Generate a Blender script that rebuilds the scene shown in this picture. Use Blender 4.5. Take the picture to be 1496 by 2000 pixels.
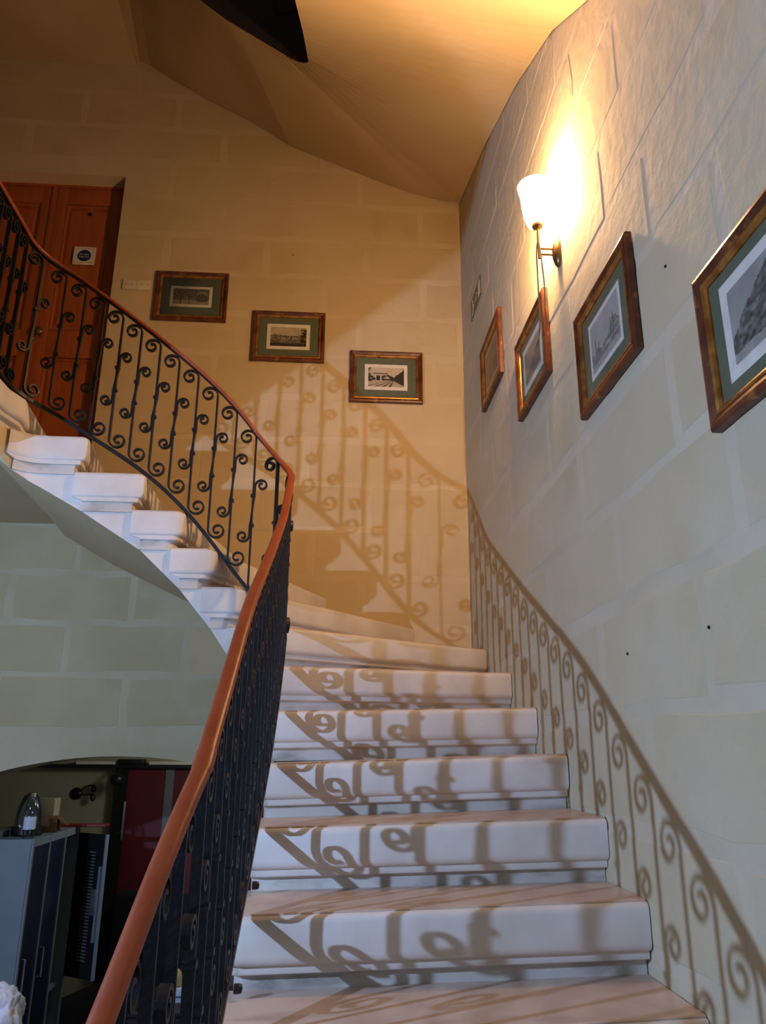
import bpy, bmesh, math, random
from mathutils import Vector, Matrix, noise
for o in list(bpy.data.objects): bpy.data.objects.remove(o)
S = bpy.context.scene
COL = S.collection
PI = math.pi
# ------------------------------------------------------------------ camera, light, exposure
F = 1500.0
PITCH, YAW, ROLL = math.radians(17.35), math.radians(3.6), math.radians(0.33)
cam_d = bpy.data.cameras.new('camera'); cam = bpy.data.objects.new('camera', cam_d); COL.objects.link(cam)
cam_d.sensor_width = 36.0; cam_d.lens = F / 2000.0 * 36.0; cam_d.clip_start = 0.02
def cam_dir(u, v):
    u, v = u*math.cos(ROLL) - v*math.sin(ROLL), u*math.sin(ROLL) + v*math.cos(ROLL)
    f = math.cos(PITCH) - math.sin(PITCH)*v; z = math.sin(PITCH) + math.cos(PITCH)*v
    return Vector((u*math.cos(YAW) + f*math.sin(YAW), f*math.cos(YAW) - u*math.sin(YAW), z))
fw = cam_dir(0, 0); rt = cam_dir(1, 0) - fw; up = cam_dir(0, 1) - fw
m = Matrix((rt, up, -fw)).transposed().to_4x4()
cam.matrix_world = m
S.camera = cam
# a pixel of the photograph, as a point on a plane of the stairwell (used to measure where things hang)
def pix(x, y, X=None, Y=None, Z=None):
    d = cam_dir((x-748)/F, -(y-1000)/F)
    if X is not None: return d*(X/d.x)
    if Y is not None: return d*(Y/d.y)
    return d*(Z/d.z)

w = bpy.data.worlds.new('world'); S.world = w; w.use_nodes = True
w.node_tree.nodes['Background'].inputs[0].default_value = (0.66, 0.74, 1.0, 1)
w.node_tree.nodes['Background'].inputs[1].default_value = 0.17
def lamp(name, loc, power, color, radius):
    l = bpy.data.lights.new(name, 'POINT'); l.energy = power; l.color = color; l.shadow_soft_size = radius
    o = bpy.data.objects.new(name, l); COL.objects.link(o); o.location = loc; return o
# the cold white lamp of the ground floor passage, on the left wall under the landing
lamp('passage_lamp', (-2.38, 0.736, 0.459), 275, (0.43, 0.605, 1.0), 0.022)
lamp('room_fill', (-0.6, 5.6, 0.2), 16, (0.85, 0.93, 1.0), 0.12)   # fill light added to brighten the room behind the arch
SCONCE_STRENGTH = 1800
S.view_settings.view_transform = 'Standard'; S.view_settings.look = 'None'
S.view_settings.gamma = 1.0; S.view_settings.use_curve_mapping = False
S.view_settings.exposure = 0.0

# ------------------------------------------------------------------ materials
def srgb(r, g, b):
    f = lambda c: c/12.92 if c <= .04045 else ((c+.055)/1.055)**2.4
    return (f(r/255), f(g/255), f(b/255), 1)
def mat(name, col, rough=.6, metal=0, col2=None, scale=6, detail=5, lo=.35, hi=.65, bump=0, bscale=30, spec=.5, extra=None, dist=0):
    M = bpy.data.materials.new(name); M.use_nodes = True
    nt = M.node_tree; N = nt.nodes; K = nt.links; b = N['Principled BSDF']
    b.inputs['Base Color'].default_value = col; b.inputs['Roughness'].default_value = rough
    b.inputs['Metallic'].default_value = metal; b.inputs['Specular IOR Level'].default_value = spec
    tc = N.new('ShaderNodeTexCoord'); mp = N.new('ShaderNodeMapping'); K.new(tc.outputs['Object'], mp.inputs[0])
    out = None
    if col2:
        n = N.new('ShaderNodeTexNoise'); n.inputs['Scale'].default_value = scale; n.inputs['Detail'].default_value = detail
        n.inputs['Distortion'].default_value = dist
        K.new(mp.outputs[0], n.inputs['Vector'])
        r = N.new('ShaderNodeValToRGB'); r.color_ramp.elements[0].position = lo; r.color_ramp.elements[1].position = hi
        r.color_ramp.elements[0].color = col; r.color_ramp.elements[1].color = col2
        K.new(n.outputs[0], r.inputs[0]); out = r.outputs[0]
    if extra and not out:
        rg = N.new('ShaderNodeRGB'); rg.outputs[0].default_value = col; out = rg.outputs[0]
    if extra: out = extra(nt, mp, out)
    if out: K.new(out, b.inputs['Base Color'])
    if bump:
        n = N.new('ShaderNodeTexNoise'); n.inputs['Scale'].default_value = bscale; n.inputs['Detail'].default_value = 6
        K.new(mp.outputs[0], n.inputs['Vector'])
        bp = N.new('ShaderNodeBump'); bp.inputs['Strength'].default_value = bump; bp.inputs['Distance'].default_value = .01
        K.new(n.outputs[0], bp.inputs['Height']); K.new(bp.outputs[0], b.inputs['Normal'])
    return M
def layer(col, scale, lo, hi, detail=4, stretch=(1, 1, 1), amount=1.0):
    def f(nt, mp, prev):
        N = nt.nodes; K = nt.links
        m2 = N.new('ShaderNodeMapping'); m2.inputs['Scale'].default_value = stretch; K.new(mp.outputs[0], m2.inputs[0])
        n = N.new('ShaderNodeTexNoise'); n.inputs['Scale'].default_value = scale; n.inputs['Detail'].default_value = detail
        K.new(m2.outputs[0], n.inputs['Vector'])
        r = N.new('ShaderNodeMapRange'); r.inputs[1].default_value = lo; r.inputs[2].default_value = hi; r.inputs[4].default_value = amount
        K.new(n.outputs[0], r.inputs[0])
        x = N.new('ShaderNodeMix'); x.data_type = 'RGBA'; K.new(r.outputs[0], x.inputs[0])
        if prev: K.new(prev, x.inputs[6])
        x.inputs[7].default_value = col
        return x.outputs[2]
    return f
def chain(*fs):
    def f(nt, mp, prev):
        for g in fs: prev = g(nt, mp, prev)
        return prev
    return f
def world_coords(M):
    """blocks keep their pattern continuous over the wall: object coordinates equal world ones here"""
    return M
PLASTER = mat('limewashed_plaster', srgb(214, 205, 180), .85, col2=srgb(205, 192, 160), scale=1.6, detail=7, bump=.35, bscale=14, spec=.2,
              extra=layer(srgb(190, 172, 138), 3.2, .60, .78, 6))
MORTAR = mat('pale_mortar', srgb(200, 192, 169), .9, col2=srgb(190, 181, 155), scale=3.1, detail=7, bump=.4, bscale=24, spec=.2)
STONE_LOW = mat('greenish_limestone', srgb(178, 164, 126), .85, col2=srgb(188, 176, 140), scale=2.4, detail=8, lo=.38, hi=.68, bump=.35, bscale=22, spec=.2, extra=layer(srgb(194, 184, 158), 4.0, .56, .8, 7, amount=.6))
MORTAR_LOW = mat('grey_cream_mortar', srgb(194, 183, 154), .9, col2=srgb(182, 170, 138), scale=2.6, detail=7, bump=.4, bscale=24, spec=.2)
STONE_BACK = mat('ochre_limestone', srgb(200, 183, 146), .85, col2=srgb(192, 173, 132), scale=1.8, detail=8, bump=.35, bscale=18, spec=.2, extra=layer(srgb(178, 152, 104), 3.4, .58, .82, 7, amount=.7))
MORTAR_BACK = mat('ochre_mortar', srgb(204, 188, 152), .9, col2=srgb(195, 176, 136), scale=2.6, detail=7, bump=.35, bscale=20, spec=.2)
STONE = mat('cream_limestone', srgb(190, 181, 151), .85, col2=srgb(195, 187, 161), scale=2.4, detail=8, lo=.38, hi=.68, bump=.35, bscale=22, spec=.2,
            extra=chain(layer(srgb(174, 161, 126), 2.2, .52, .78, 8, amount=.55), layer(srgb(201, 195, 178), 1.3, .55, .75, 8, amount=.6)))
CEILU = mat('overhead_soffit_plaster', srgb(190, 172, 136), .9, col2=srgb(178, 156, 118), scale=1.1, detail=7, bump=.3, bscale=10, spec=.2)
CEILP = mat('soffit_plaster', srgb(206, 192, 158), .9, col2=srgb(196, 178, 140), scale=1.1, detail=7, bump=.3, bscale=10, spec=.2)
WHITE = mat('white_step_paint', srgb(224, 222, 218), .55, col2=srgb(208, 204, 196), scale=5, detail=6, bump=.25, bscale=18, spec=.4,
            extra=layer(srgb(150, 142, 126), 9, .70, .86, 6, amount=.6))
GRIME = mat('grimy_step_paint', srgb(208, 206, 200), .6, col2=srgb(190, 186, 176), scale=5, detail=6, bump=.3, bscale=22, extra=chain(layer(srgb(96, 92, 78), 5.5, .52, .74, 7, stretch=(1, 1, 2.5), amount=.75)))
TREAD = mat('veined_beige_marble', srgb(206, 191, 178), .32, col2=srgb(184, 164, 150), scale=2.6, detail=9, lo=.42, hi=.68, spec=.4, dist=2.2,
            extra=layer(srgb(150, 118, 98), 3.0, .60, .72, 8, stretch=(1.0, 3.2, 1), amount=.5))
IRON = mat('black_painted_iron', srgb(9, 9, 13), .45, col2=srgb(16, 16, 22), scale=20, bump=.25, bscale=60,
           extra=layer(srgb(70, 58, 50), 22, .70, .76, 5, amount=.75))
RAILP = mat('orange_brown_rail_paint', srgb(152, 76, 44), .40, col2=srgb(138, 62, 34), scale=9, bump=.12, bscale=40)
DOORW = mat('varnished_door_wood', srgb(166, 88, 40), .45, extra=layer(srgb(148, 74, 32), 5, .35, .7, 6, stretch=(9, 9, .7)), bump=.05)
MOULD = mat('red_brown_frame_wood', srgb(104, 54, 30), .38, extra=chain(layer(srgb(70, 32, 16), 14, .38, .62, 6), layer(srgb(158, 100, 52), 22, .58, .74, 6)), spec=.5)
GILT = mat('worn_gilt', srgb(196, 146, 76), .3, metal=.75, col2=srgb(150, 96, 46), scale=30)
GREEN = mat('green_mount_card', srgb(98, 106, 84), .8, col2=srgb(90, 98, 78), scale=60)
PAPER = mat('print_paper', srgb(222, 218, 208), .7, col2=srgb(212, 206, 194), scale=20)
EDGE = mat('edge_shade_brown', srgb(52, 38, 32), .7, col2=srgb(42, 30, 26), scale=5)  # shade of the unlit upper stair edge, put into its colour
BRASS = mat('aged_brass', srgb(150, 120, 80), .35, metal=.8, col2=srgb(120, 92, 60), scale=20)
CABLE = mat('pale_cable_sleeve', srgb(150, 140, 120), .6, col2=srgb(130, 120, 100), scale=30)
LOCKG = mat('light_grey_locker_steel', srgb(134, 144, 150), .45, col2=srgb(124, 134, 142), scale=4)
LOCKB = mat('dark_blue_locker_steel', srgb(26, 36, 62), .4, col2=srgb(20, 28, 52), scale=5)
LOCKD = mat('locker_inside', srgb(16, 15, 20), .6, col2=srgb(22, 20, 26), scale=8)
STEEL = mat('bright_steel', srgb(190, 196, 200), .3, metal=.8, col2=srgb(160, 168, 172), scale=12)
CARD = mat('brown_cardboard', srgb(124, 86, 46), .85, col2=srgb(104, 70, 36), scale=9)
REDP = mat('red_plastic', srgb(150, 34, 30), .5, col2=srgb(128, 28, 26), scale=9)
REDD = mat('dark_red_panel', srgb(104, 18, 24), .55, col2=srgb(84, 14, 20), scale=3)
GREY = mat('grey_paint', srgb(110, 112, 116), .6, col2=srgb(98, 100, 104), scale=6)
DARK = mat('dark_cloth', srgb(30, 26, 28), .9, col2=srgb(20, 17, 20), scale=9, bump=.5, bscale=16)
BLACK = mat('black_plastic', srgb(14, 14, 16), .4, col2=srgb(22, 22, 25), scale=14)
WBAG = mat('white_carrier_bag', srgb(226, 230, 238), .5, col2=srgb(206, 212, 224), scale=12, bump=.5, bscale=20)
TEAL = mat('teal_stripe', srgb(60, 130, 140), .5, col2=srgb(50, 116, 126), scale=9)
YEL = mat('yellow_cloth', srgb(214, 186, 120), .85, col2=srgb(196, 164, 98), scale=12)
FLOORM = mat('dark_floor_tiles', srgb(70, 66, 62), .5, col2=srgb(56, 52, 50), scale=5)
ROOMW = mat('room_plaster', srgb(176, 168, 136), .9, col2=srgb(156, 148, 118), scale=2, bump=.3, bscale=12)
BLUE = mat('sign_blue', srgb(24, 42, 92), .4, col2=srgb(20, 38, 86), scale=9)
SIGNW = mat('sign_white', srgb(226, 218, 196), .5, col2=srgb(216, 206, 182), scale=12)
SIGNG = mat('dull_green_sign', srgb(92, 100, 84), .5, col2=srgb(82, 92, 76), scale=12)
WOODT = mat('dark_table_wood', srgb(52, 36, 28), .5, col2=srgb(40, 28, 22), scale=8)
def glassy(name, tint, gloss, rough=.03):
    M = bpy.data.materials.new(name); M.use_nodes = True; nt = M.node_tree; N = nt.nodes; N.clear()
    o = N.new('ShaderNodeOutputMaterial'); t = N.new('ShaderNodeBsdfTransparent'); g = N.new('ShaderNodeBsdfGlossy'); x = N.new('ShaderNodeMixShader')
    t.inputs[0].default_value = tint; g.inputs['Roughness'].default_value = rough
    fr = N.new('ShaderNodeFresnel'); fr.inputs[0].default_value = 1.45
    mu = N.new('ShaderNodeMath'); mu.operation = 'MULTIPLY'; mu.inputs[1].default_value = gloss
    nt.links.new(fr.outputs[0], mu.inputs[0]); nt.links.new(mu.outputs[0], x.inputs[0])
    nt.links.new(t.outputs[0], x.inputs[1]); nt.links.new(g.outputs[0], x.inputs[2]); nt.links.new(x.outputs[0], o.inputs[0]); return M
GLASS = glassy('picture_glass', (.97, .98, .97, 1), .8, .12)
CLEAR = glassy('clear_plastic', (.80, .86, .90, 1), 1.6, .15)
def emit(name, col, s):
    M = bpy.data.materials.new(name); M.use_nodes = True; b = M.node_tree.nodes['Principled BSDF']
    b.inputs['Base Color'].default_value = (.8, .8, .8, 1); b.inputs['Emission Color'].default_value = col; b.inputs['Emission Strength'].default_value = s; return M
SHADE = glassy('frosted_shade', (1, .97, .92, 1), 1.0, .2)
_n = SHADE.node_tree; _e = _n.nodes.new('ShaderNodeEmission'); _e.inputs[0].default_value = (1, .75, .45, 1); _e.inputs[1].default_value = 6.0
_ad = _n.nodes.new('ShaderNodeAddShader'); _o = _n.nodes['Material Output']; _s = _o.inputs[0].links[0].from_socket
_n.links.new(_s, _ad.inputs[0]); _n.links.new(_e.outputs[0], _ad.inputs[1]); _n.links.new(_ad.outputs[0], _o.inputs[0])   # the lit shade glows
BULB = emit('glowing_bulb', (1.0, .56, .25, 1), SCONCE_STRENGTH)

# ------------------------------------------------------------------ helpers
def link(name, me, m=None, parent=None):
    o = bpy.data.objects.new(name, me); COL.objects.link(o)
    for q in (m if isinstance(m, (list, tuple)) else [m]):
        if q and me and not (me.users > 1 and len(me.materials)): me.materials.append(q)
    if parent: o.parent = parent
    return o
def mesh(name, V, Fs, m, parent=None, smooth=False, idx=None):
    me = bpy.data.meshes.new(name); me.from_pydata([tuple(v) for v in V], [], Fs)
    if smooth: me.polygons.foreach_set('use_smooth', [True]*len(me.polygons))
    o = link(name, me, m, parent)
    if idx: me.polygons.foreach_set('material_index', idx)
    me.update(); return o
def fixn(o):
    bm = bmesh.new(); bm.from_mesh(o.data); bmesh.ops.recalc_face_normals(bm, faces=bm.faces); bm.to_mesh(o.data); bm.free(); return o
def tag(o, label, cat, group=None, kind=None):
    o['label'] = label; o['category'] = cat
    if group: o['group'] = group
    if kind: o['kind'] = kind
    return o
def empty(name, loc=(0, 0, 0), rotz=0):
    o = bpy.data.objects.new(name, None); COL.objects.link(o); o.location = loc; o.rotation_euler = (0, 0, rotz); o.empty_display_size = .1; return o
class G:
    """collects shapes into one mesh"""
    def __init__(s): s.V = []; s.F = []
    def add(s, V, Fs):
        n = len(s.V); s.V += [Vector(v) for v in V]; s.F += [tuple(i+n for i in f) for f in Fs]
    def box(s, a, b, bev=0):
        x0, y0, z0 = a; x1, y1, z1 = b
        if not bev:
            s.add([(x0,y0,z0),(x1,y0,z0),(x1,y1,z0),(x0,y1,z0),(x0,y0,z1),(x1,y0,z1),(x1,y1,z1),(x0,y1,z1)],
                  [(0,3,2,1),(4,5,6,7),(0,1,5,4),(1,2,6,5),(2,3,7,6),(3,0,4,7)]); return
        bm = bmesh.new(); bmesh.ops.create_cube(bm, size=1)
        for v in bm.verts: v.co = Vector(((x0+x1)/2+v.co.x*(x1-x0), (y0+y1)/2+v.co.y*(y1-y0), (z0+z1)/2+v.co.z*(z1-z0)))
        bmesh.ops.bevel(bm, geom=bm.edges[:], offset=bev, segments=2, affect='EDGES', profile=.5)
        bm.verts.index_update(); s.add([v.co.copy() for v in bm.verts], [[v.index for v in f.verts] for f in bm.faces]); bm.free()
    def rings(s, R, cap=True, closed=False):
        n = len(R[0]); V = [p for r in R for p in r]; Fs = []
        m = len(R)
        for i in range(m if closed else m-1):
            a = i*n; b = ((i+1) % m)*n
            for j in range(n): k = (j+1) % n; Fs.append((a+j, a+k, b+k, b+j))
        if cap and not closed: Fs.append(tuple(range(n-1, -1, -1))); Fs.append(tuple((m-1)*n+j for j in range(n)))
        s.add(V, Fs)
    def tube(s, P, r, n=8, cap=True, sec=None, upv=Vector((0, 0, 1))):
        P = [Vector(p) for p in P]; R = []
        for i, p in enumerate(P):
            t = (P[min(i+1, len(P)-1)] - P[max(i-1, 0)]).normalized()
            u = upv if abs(t.dot(upv)) < .98 else Vector((1, 0, 0))
            x = t.cross(u).normalized(); y = x.cross(t).normalized()
            rr = r[i] if isinstance(r, (list, tuple)) else r
            if sec: R.append([p + x*a*rr + y*b*rr for a, b in sec])
            else: R.append([p + (x*math.cos(2*PI*j/n) + y*math.sin(2*PI*j/n))*rr for j in range(n)])
        s.rings(R, cap)
    def lathe(s, prof, c=(0, 0, 0), n=16, axis='Z'):
        R = []
        for r, h in prof:
            ring = []
            for j in range(n):
                a = 2*PI*j/n; q = (r*math.cos(a), r*math.sin(a), h)
                if axis == 'X': q = (q[2], q[0], q[1])
                if axis == 'Y': q = (q[0], q[2], q[1])
                ring.append(Vector(c) + Vector(q))
            R.append(ring)
        s.rings(R)
    def make(s, name, m, parent=None, smooth=False):
        o = fixn(mesh(name, s.V, s.F, m, parent))
        if smooth: o.data.polygons.foreach_set('use_smooth', [True]*len(o.data.polygons)); o.data.set_sharp_from_angle(angle=math.radians(40))
        return o
rnd = random.Random(7)

# ------------------------------------------------------------------ the plan of the stair
FLOOR = -2.35
WX, YB = 0.787, 4.38           # right wall, back wall
LX = -2.9                      # left wall
RISE = 0.17
def zt(k): return -0.347 + RISE*(k-1)
# inner edge of the steps (the well side), by arc length
XI, YI, XL, RC = -0.2306, 3.30, -1.45, 0.14
FLARE = .0075                  # the well widens a little towards the foot of the stair, more below a kink in the rail
Y0 = -0.6
A1 = (YI-RC) - Y0; A2 = A1 + RC*PI/2; A3 = A2 + ((XI-RC) - (XL+RC)); A4 = A3 + RC*PI/2
def inner(s, d=0.0):
    """point of the inner edge pushed d into the stair, and the normal pointing into the stair"""
    if s <= A1: p, n = Vector((XI - FLARE*(A1-s) - .132*max(0, sY(1.37)-s), Y0+s)), Vector((1, 0))
    elif s <= A2:
        a = (s-A1)/RC; n = Vector((math.cos(a), math.sin(a))); p = Vector((XI-RC, YI-RC)) + n*RC
    elif s <= A3: p, n = Vector((XI-RC-(s-A2), YI)), Vector((0, 1))
    elif s <= A4:
        a = PI/2 + (s-A3)/RC; n = Vector((math.cos(a), math.sin(a))); p = Vector((XL+RC, YI-RC)) + n*RC
    else: p, n = Vector((XL, YI-RC-(s-A4))), Vector((-1, 0))
    return p + n*d, n
def sY(y): return y - Y0
def sX(x): return A2 + (XI-RC) - x
LS = {0: sY(1.74), 1: sY(2.07), 2: sY(2.38), 3: sY(2.68), 4: sY(2.92), 5: sY(3.09), 6: A1+.085, 7: sX(-.407), 8: sX(-.528), 9: sX(-.673), 10: sX(-.857), 11: sX(-1.126), 12: A3+.12}
for k in range(-1, -6, -1): LS[k] = LS[k+1] - .25
# outer edge along the walls, by arc length: up the right wall, then along the back wall
def outer(q):
    e = .0045
    return Vector((WX-e, min(q, YB-e))) if q <= YB else Vector((min(WX-e, WX-(q-YB)), YB-e))
RQ = {0: 1.754, 1: 2.028, 2: 2.287, 3: 2.628, 4: 2.992, 5: 3.396, 6: 3.93, 7: YB+WX-.455, 8: YB+WX+.05, 9: YB+WX+.5, 10: YB+WX+.9, 11: YB+WX+1.26, 12: YB+WX+1.56}
for k in range(-1, -6, -1): RQ[k] = RQ[k+1] - .30
def lerp_table(T, t):
    ks = sorted(T)
    if t <= ks[0]: a, b = ks[0], ks[1]
    elif t >= ks[-1]: a, b = ks[-2], ks[-1]
    else:
        i = max(j for j in range(len(ks)-1) if ks[j] <= t); a, b = ks[i], ks[i+1]
    return T[a] + (T[b]-T[a])*(t-a)/(b-a)
def tilt(t): return .036 if t <= 3 else max(0, .036*(6-t)/3)   # the old steps sag towards the well
INV = {LS[k]: float(k) for k in LS}
def t_of_s(s): return lerp_table(INV, s)
def nosing(s):
    if s >= LS[12]: return zt(12)
    t = t_of_s(s); return zt(t) - tilt(t)
def nosing_smooth(s, wd=.22):
    tot = 0; acc = 0
    for i in range(-8, 9):
        g = math.exp(-2*(i/8)**2); acc += g*nosing(s + wd*i/8); tot += g
    return acc/tot

# ------------------------------------------------------------------ setting: walls
def struct(o, label=None):
    o['kind'] = 'structure'
    if label: o['label'] = label
    return o
DX0, DX1, DZ0, DZ1 = -2.44, -1.478, zt(12), 3.70   # door opening in the back wall
AX0, AX1, AC, AR, AT = -2.25, 0.0, -1.12, 2.4, -.03  # segmental arch
def arch_z(x): return AT - (AR - math.sqrt(max(0, AR*AR - (x-AC)**2)))
TOP = 6.3
def build_back_wall():
    g = G(); xs = sorted(set([LX, DX0, DX1, AX0, AX1, WX] + [AX0 + (AX1-AX0)*i/40 for i in range(41)]))
    for a, b in zip(xs, xs[1:]):
        mid = (a+b)/2
        ina = AX0 < mid < AX1; ind = DX0 < mid < DX1
        za, zb = (arch_z(a), arch_z(b)) if ina else (FLOOR, FLOOR)
        spans = [((za, zb), (1.25, 1.25)), ((1.25, 1.25), (TOP, TOP))]
        if ind: spans = [((za, zb), (1.25, 1.25)), ((1.25, 1.25), (DZ0, DZ0)), ((DZ1, DZ1), (TOP, TOP))]
        for (l0, l1), (h0, h1) in spans:
            g.add([(a, YB, l0), (b, YB, l1), (b, YB, h1), (a, YB, h0)], [(0, 1, 2, 3)])
            g.add([(a, YB+.3, l0), (b, YB+.3, l1), (b, YB+.3, h1), (a, YB+.3, h0)], [(3, 2, 1, 0)])
        if ina: g.add([(a, YB, za), (b, YB, zb), (b, YB+.3, zb), (a, YB+.3, za)], [(0, 1, 2, 3)])
    for x in (AX0, AX1): g.add([(x, YB, FLOOR), (x, YB+.3, FLOOR), (x, YB+.3, arch_z(x)), (x, YB, arch_z(x))], [(0, 1, 2, 3)])
    for x in (DX0, DX1): g.add([(x, YB, DZ0), (x, YB+.3, DZ0), (x, YB+.3, DZ1), (x, YB, DZ1)], [(0, 1, 2, 3)])
    for z in (DZ0, DZ1): g.add([(DX0, YB, z), (DX1, YB, z), (DX1, YB+.3, z), (DX0, YB+.3, z)], [(0, 1, 2, 3)])
    low = [1 if sum(g.V[i].z for i in f)/4 < 1.0 and g.V[f[0]].x < -.4 else 0 for f in g.F]
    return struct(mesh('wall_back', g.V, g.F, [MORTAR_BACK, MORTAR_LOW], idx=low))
wall_back = build_back_wall()
wall_right = struct(mesh('wall_right', [(WX, -1.4, FLOOR), (WX, YB+.3, FLOOR), (WX, YB+.3, TOP), (WX, -1.4, TOP), (WX+.3, -1.4, FLOOR), (WX+.3, YB+.3, FLOOR), (WX+.3, YB+.3, TOP), (WX+.3, -1.4, TOP)],
    [(0, 1, 2, 3), (4, 7, 6, 5), (3, 2, 6, 7), (0, 3, 7, 4)], MORTAR))
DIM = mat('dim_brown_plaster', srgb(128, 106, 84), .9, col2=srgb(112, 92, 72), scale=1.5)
wall_left = struct(mesh('wall_left', [(LX, -1.4, FLOOR), (LX, YB, FLOOR), (LX, YB, TOP), (LX, -1.4, TOP), (LX-.3, -1.4, FLOOR), (LX-.3, YB, FLOOR), (LX-.3, YB, TOP), (LX-.3, -1.4, TOP)],
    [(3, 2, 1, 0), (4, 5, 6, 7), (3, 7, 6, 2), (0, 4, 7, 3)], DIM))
struct(mesh('floor', [(-4.2, -3, FLOOR), (2, -3, FLOOR), (2, 7.6, FLOOR), (-4.2, 7.6, FLOOR)], [(0, 1, 2, 3)], FLOORM))
struct(mesh('wall_front', [(LX, -1.4, .9), (WX, -1.4, .9), (WX, -1.4, TOP), (LX, -1.4, TOP)], [(3, 2, 1, 0)], DIM))  # unseen upper wall, added to keep world light out of the stairwell
struct(mesh('ceiling', [(LX-.3, -1.4, TOP), (WX+.3, -1.4, TOP), (WX+.3, YB+.3, TOP), (LX-.3, YB+.3, TOP)], [(3, 2, 1, 0)], CEILP))

# stone blocks, each a slightly uneven slab standing a little proud of the mortar
COURSE, J0 = .2865, .105
def block(face, a0, a1, z0, z1, parent, m_):
    """face maps (along, z, out) to a world point"""
    g = G(); n = 4; pts = []
    jw = rnd.uniform(-.004, .008); a0 -= jw; a1 += jw*.5; z0 -= rnd.uniform(-.004, .008); z1 += rnd.uniform(-.004, .007)
    def jit(): return rnd.uniform(-.008, .008)
    for i in range(n): pts.append((a0+(a1-a0)*i/n+jit(), z0+jit()))
    pts += [(a1+jit(), z0+jit()), (a1+jit(), (z0+z1)/2+jit())]
    for i in range(n): pts.append((a1-(a1-a0)*i/n+jit(), z1+jit()))
    pts += [(a0+jit(), z1+jit()), (a0+jit(), (z0+z1)/2+jit())]
    ca, cz = (a0+a1)/2, (z0+z1)/2
    out = rnd.uniform(.0010, .0022); ch = .012
    sh = lambda p: (p[0] - math.copysign(ch, p[0]-ca), p[1] - math.copysign(ch*.8, p[1]-cz) if abs(p[1]-cz) > .03 else p[1])
    N = len(pts)
    V = [face(p[0], p[1], -.003) for p in pts] + [face(*sh(p), out) for p in pts]
    Fs = [(i, (i+1) % N, N+(i+1) % N, N+i) for i in range(N)] + [tuple(N+i for i in range(N))]
    o = mesh('stone_block', V, Fs, m_, parent); fixn(o)
    o.data.polygons.foreach_set('use_smooth', [True]*N + [False])
    return o
JW = .016
for c in range(-9, 19):
    z0, z1 = J0+COURSE*c+JW, J0+COURSE*(c+1)-JW
    if z0 > 5.6: continue
    off = (.34 if c % 2 else 0) + rnd.uniform(-.06, .06)
    y = -.4 + off*1.0
    while y < YB:
        ln = .68 + rnd.uniform(-.05, .05); a0, a1 = max(y+JW, -.6), min(y+ln-JW, YB-.004)
        if a1-a0 > .08 and z1 > nosing(LS[-5] if a1 < .2 else min(sY(min(a0, 3.0)), A1)) - .1:
            block(lambda a, z, o: (WX-o, a, z), a0, a1, z0, z1, wall_right, STONE)
        y += ln
    if c < 0: continue
    x = LX + (.10 if c % 2 else -.24)
    while x < WX:
        ln = .66 + rnd.uniform(-.04, .04); a0, a1 = max(x+JW, LX+.004), min(x+ln-JW, WX-.004)
        x += ln
        segs = [(a0, a1)]
        if z1 > DZ0-.0 and z0 < DZ1:
            segs = [(p, q) for p, q in ((a0, min(a1, DX0-.006)), (max(a0, DX1+.006), a1)) if q-p > .06]
        for p, q in segs:
            zz1 = z1
            if z0 < DZ1 < z1 and p < DX1 and q > DX0: continue
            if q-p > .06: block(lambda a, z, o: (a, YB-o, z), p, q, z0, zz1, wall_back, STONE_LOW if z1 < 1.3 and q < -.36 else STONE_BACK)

for nm, par, c, ax in (('nail', wall_back, pix(572, 498, Y=YB-.002), 'Y'), ('chip', wall_right, pix(1385, 1225, X=WX-.002), 'X'), ('chip', wall_right, pix(1226, 1277, X=WX-.002), 'X'), ('chip', wall_right, pix(1300, 520, X=WX-.002), 'X')):
    g = G(); g.lathe([(.0042, .002), (.0045, 0), (.003, -.003), (.001, -.004)], c, 8, ax); g.make(nm, BLACK, par)
# ------------------------------------------------------------------ the staircase
PROF = [(.016, 0), (.006, -.003), (.001, -.010), (0, -.020), (0, -.088), (.003, -.098), (.009, -.106), (.019, -.110), (.021, -.1105), (.0215, -.126), (.024, -.129), (.040, -.132), (.046, -.138), (.046, -.174)]
def step_outline(k, d, ext=.05, side=.35):
    """plan outline of step k drawn in by d at the front and on the well side; returns points with 0..1 = well..wall"""
    s0, s1 = LS[k], LS[k+1] + ext; q0, q1 = RQ[k], RQ[k+1] + ext
    L = inner(s0)[0]; R = outer(q0); a = (R-L).normalized(); f = Vector((-a.y, a.x))
    P = []
    c = .022
    n0 = inner(s0)[1]
    base = L + f*d; e = d*side
    P.append((base + a*(e + c), 0.02)); P.append((base + a*(e+c*.3) + f*c*.3, 0))
    ns = 7
    for i in range(ns+1):
        s = s0 + c + d + (s1 - s0 - c - d)*i/ns; P.append((inner(s, e)[0], 0))
    qs = [q1 + (q0+d - q1)*i/6 for i in range(7)]
    if q0+d < YB < q1: qs = sorted(qs + [YB], reverse=True)
    for q in qs: P.append((outer(q), 1))
    return P
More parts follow.
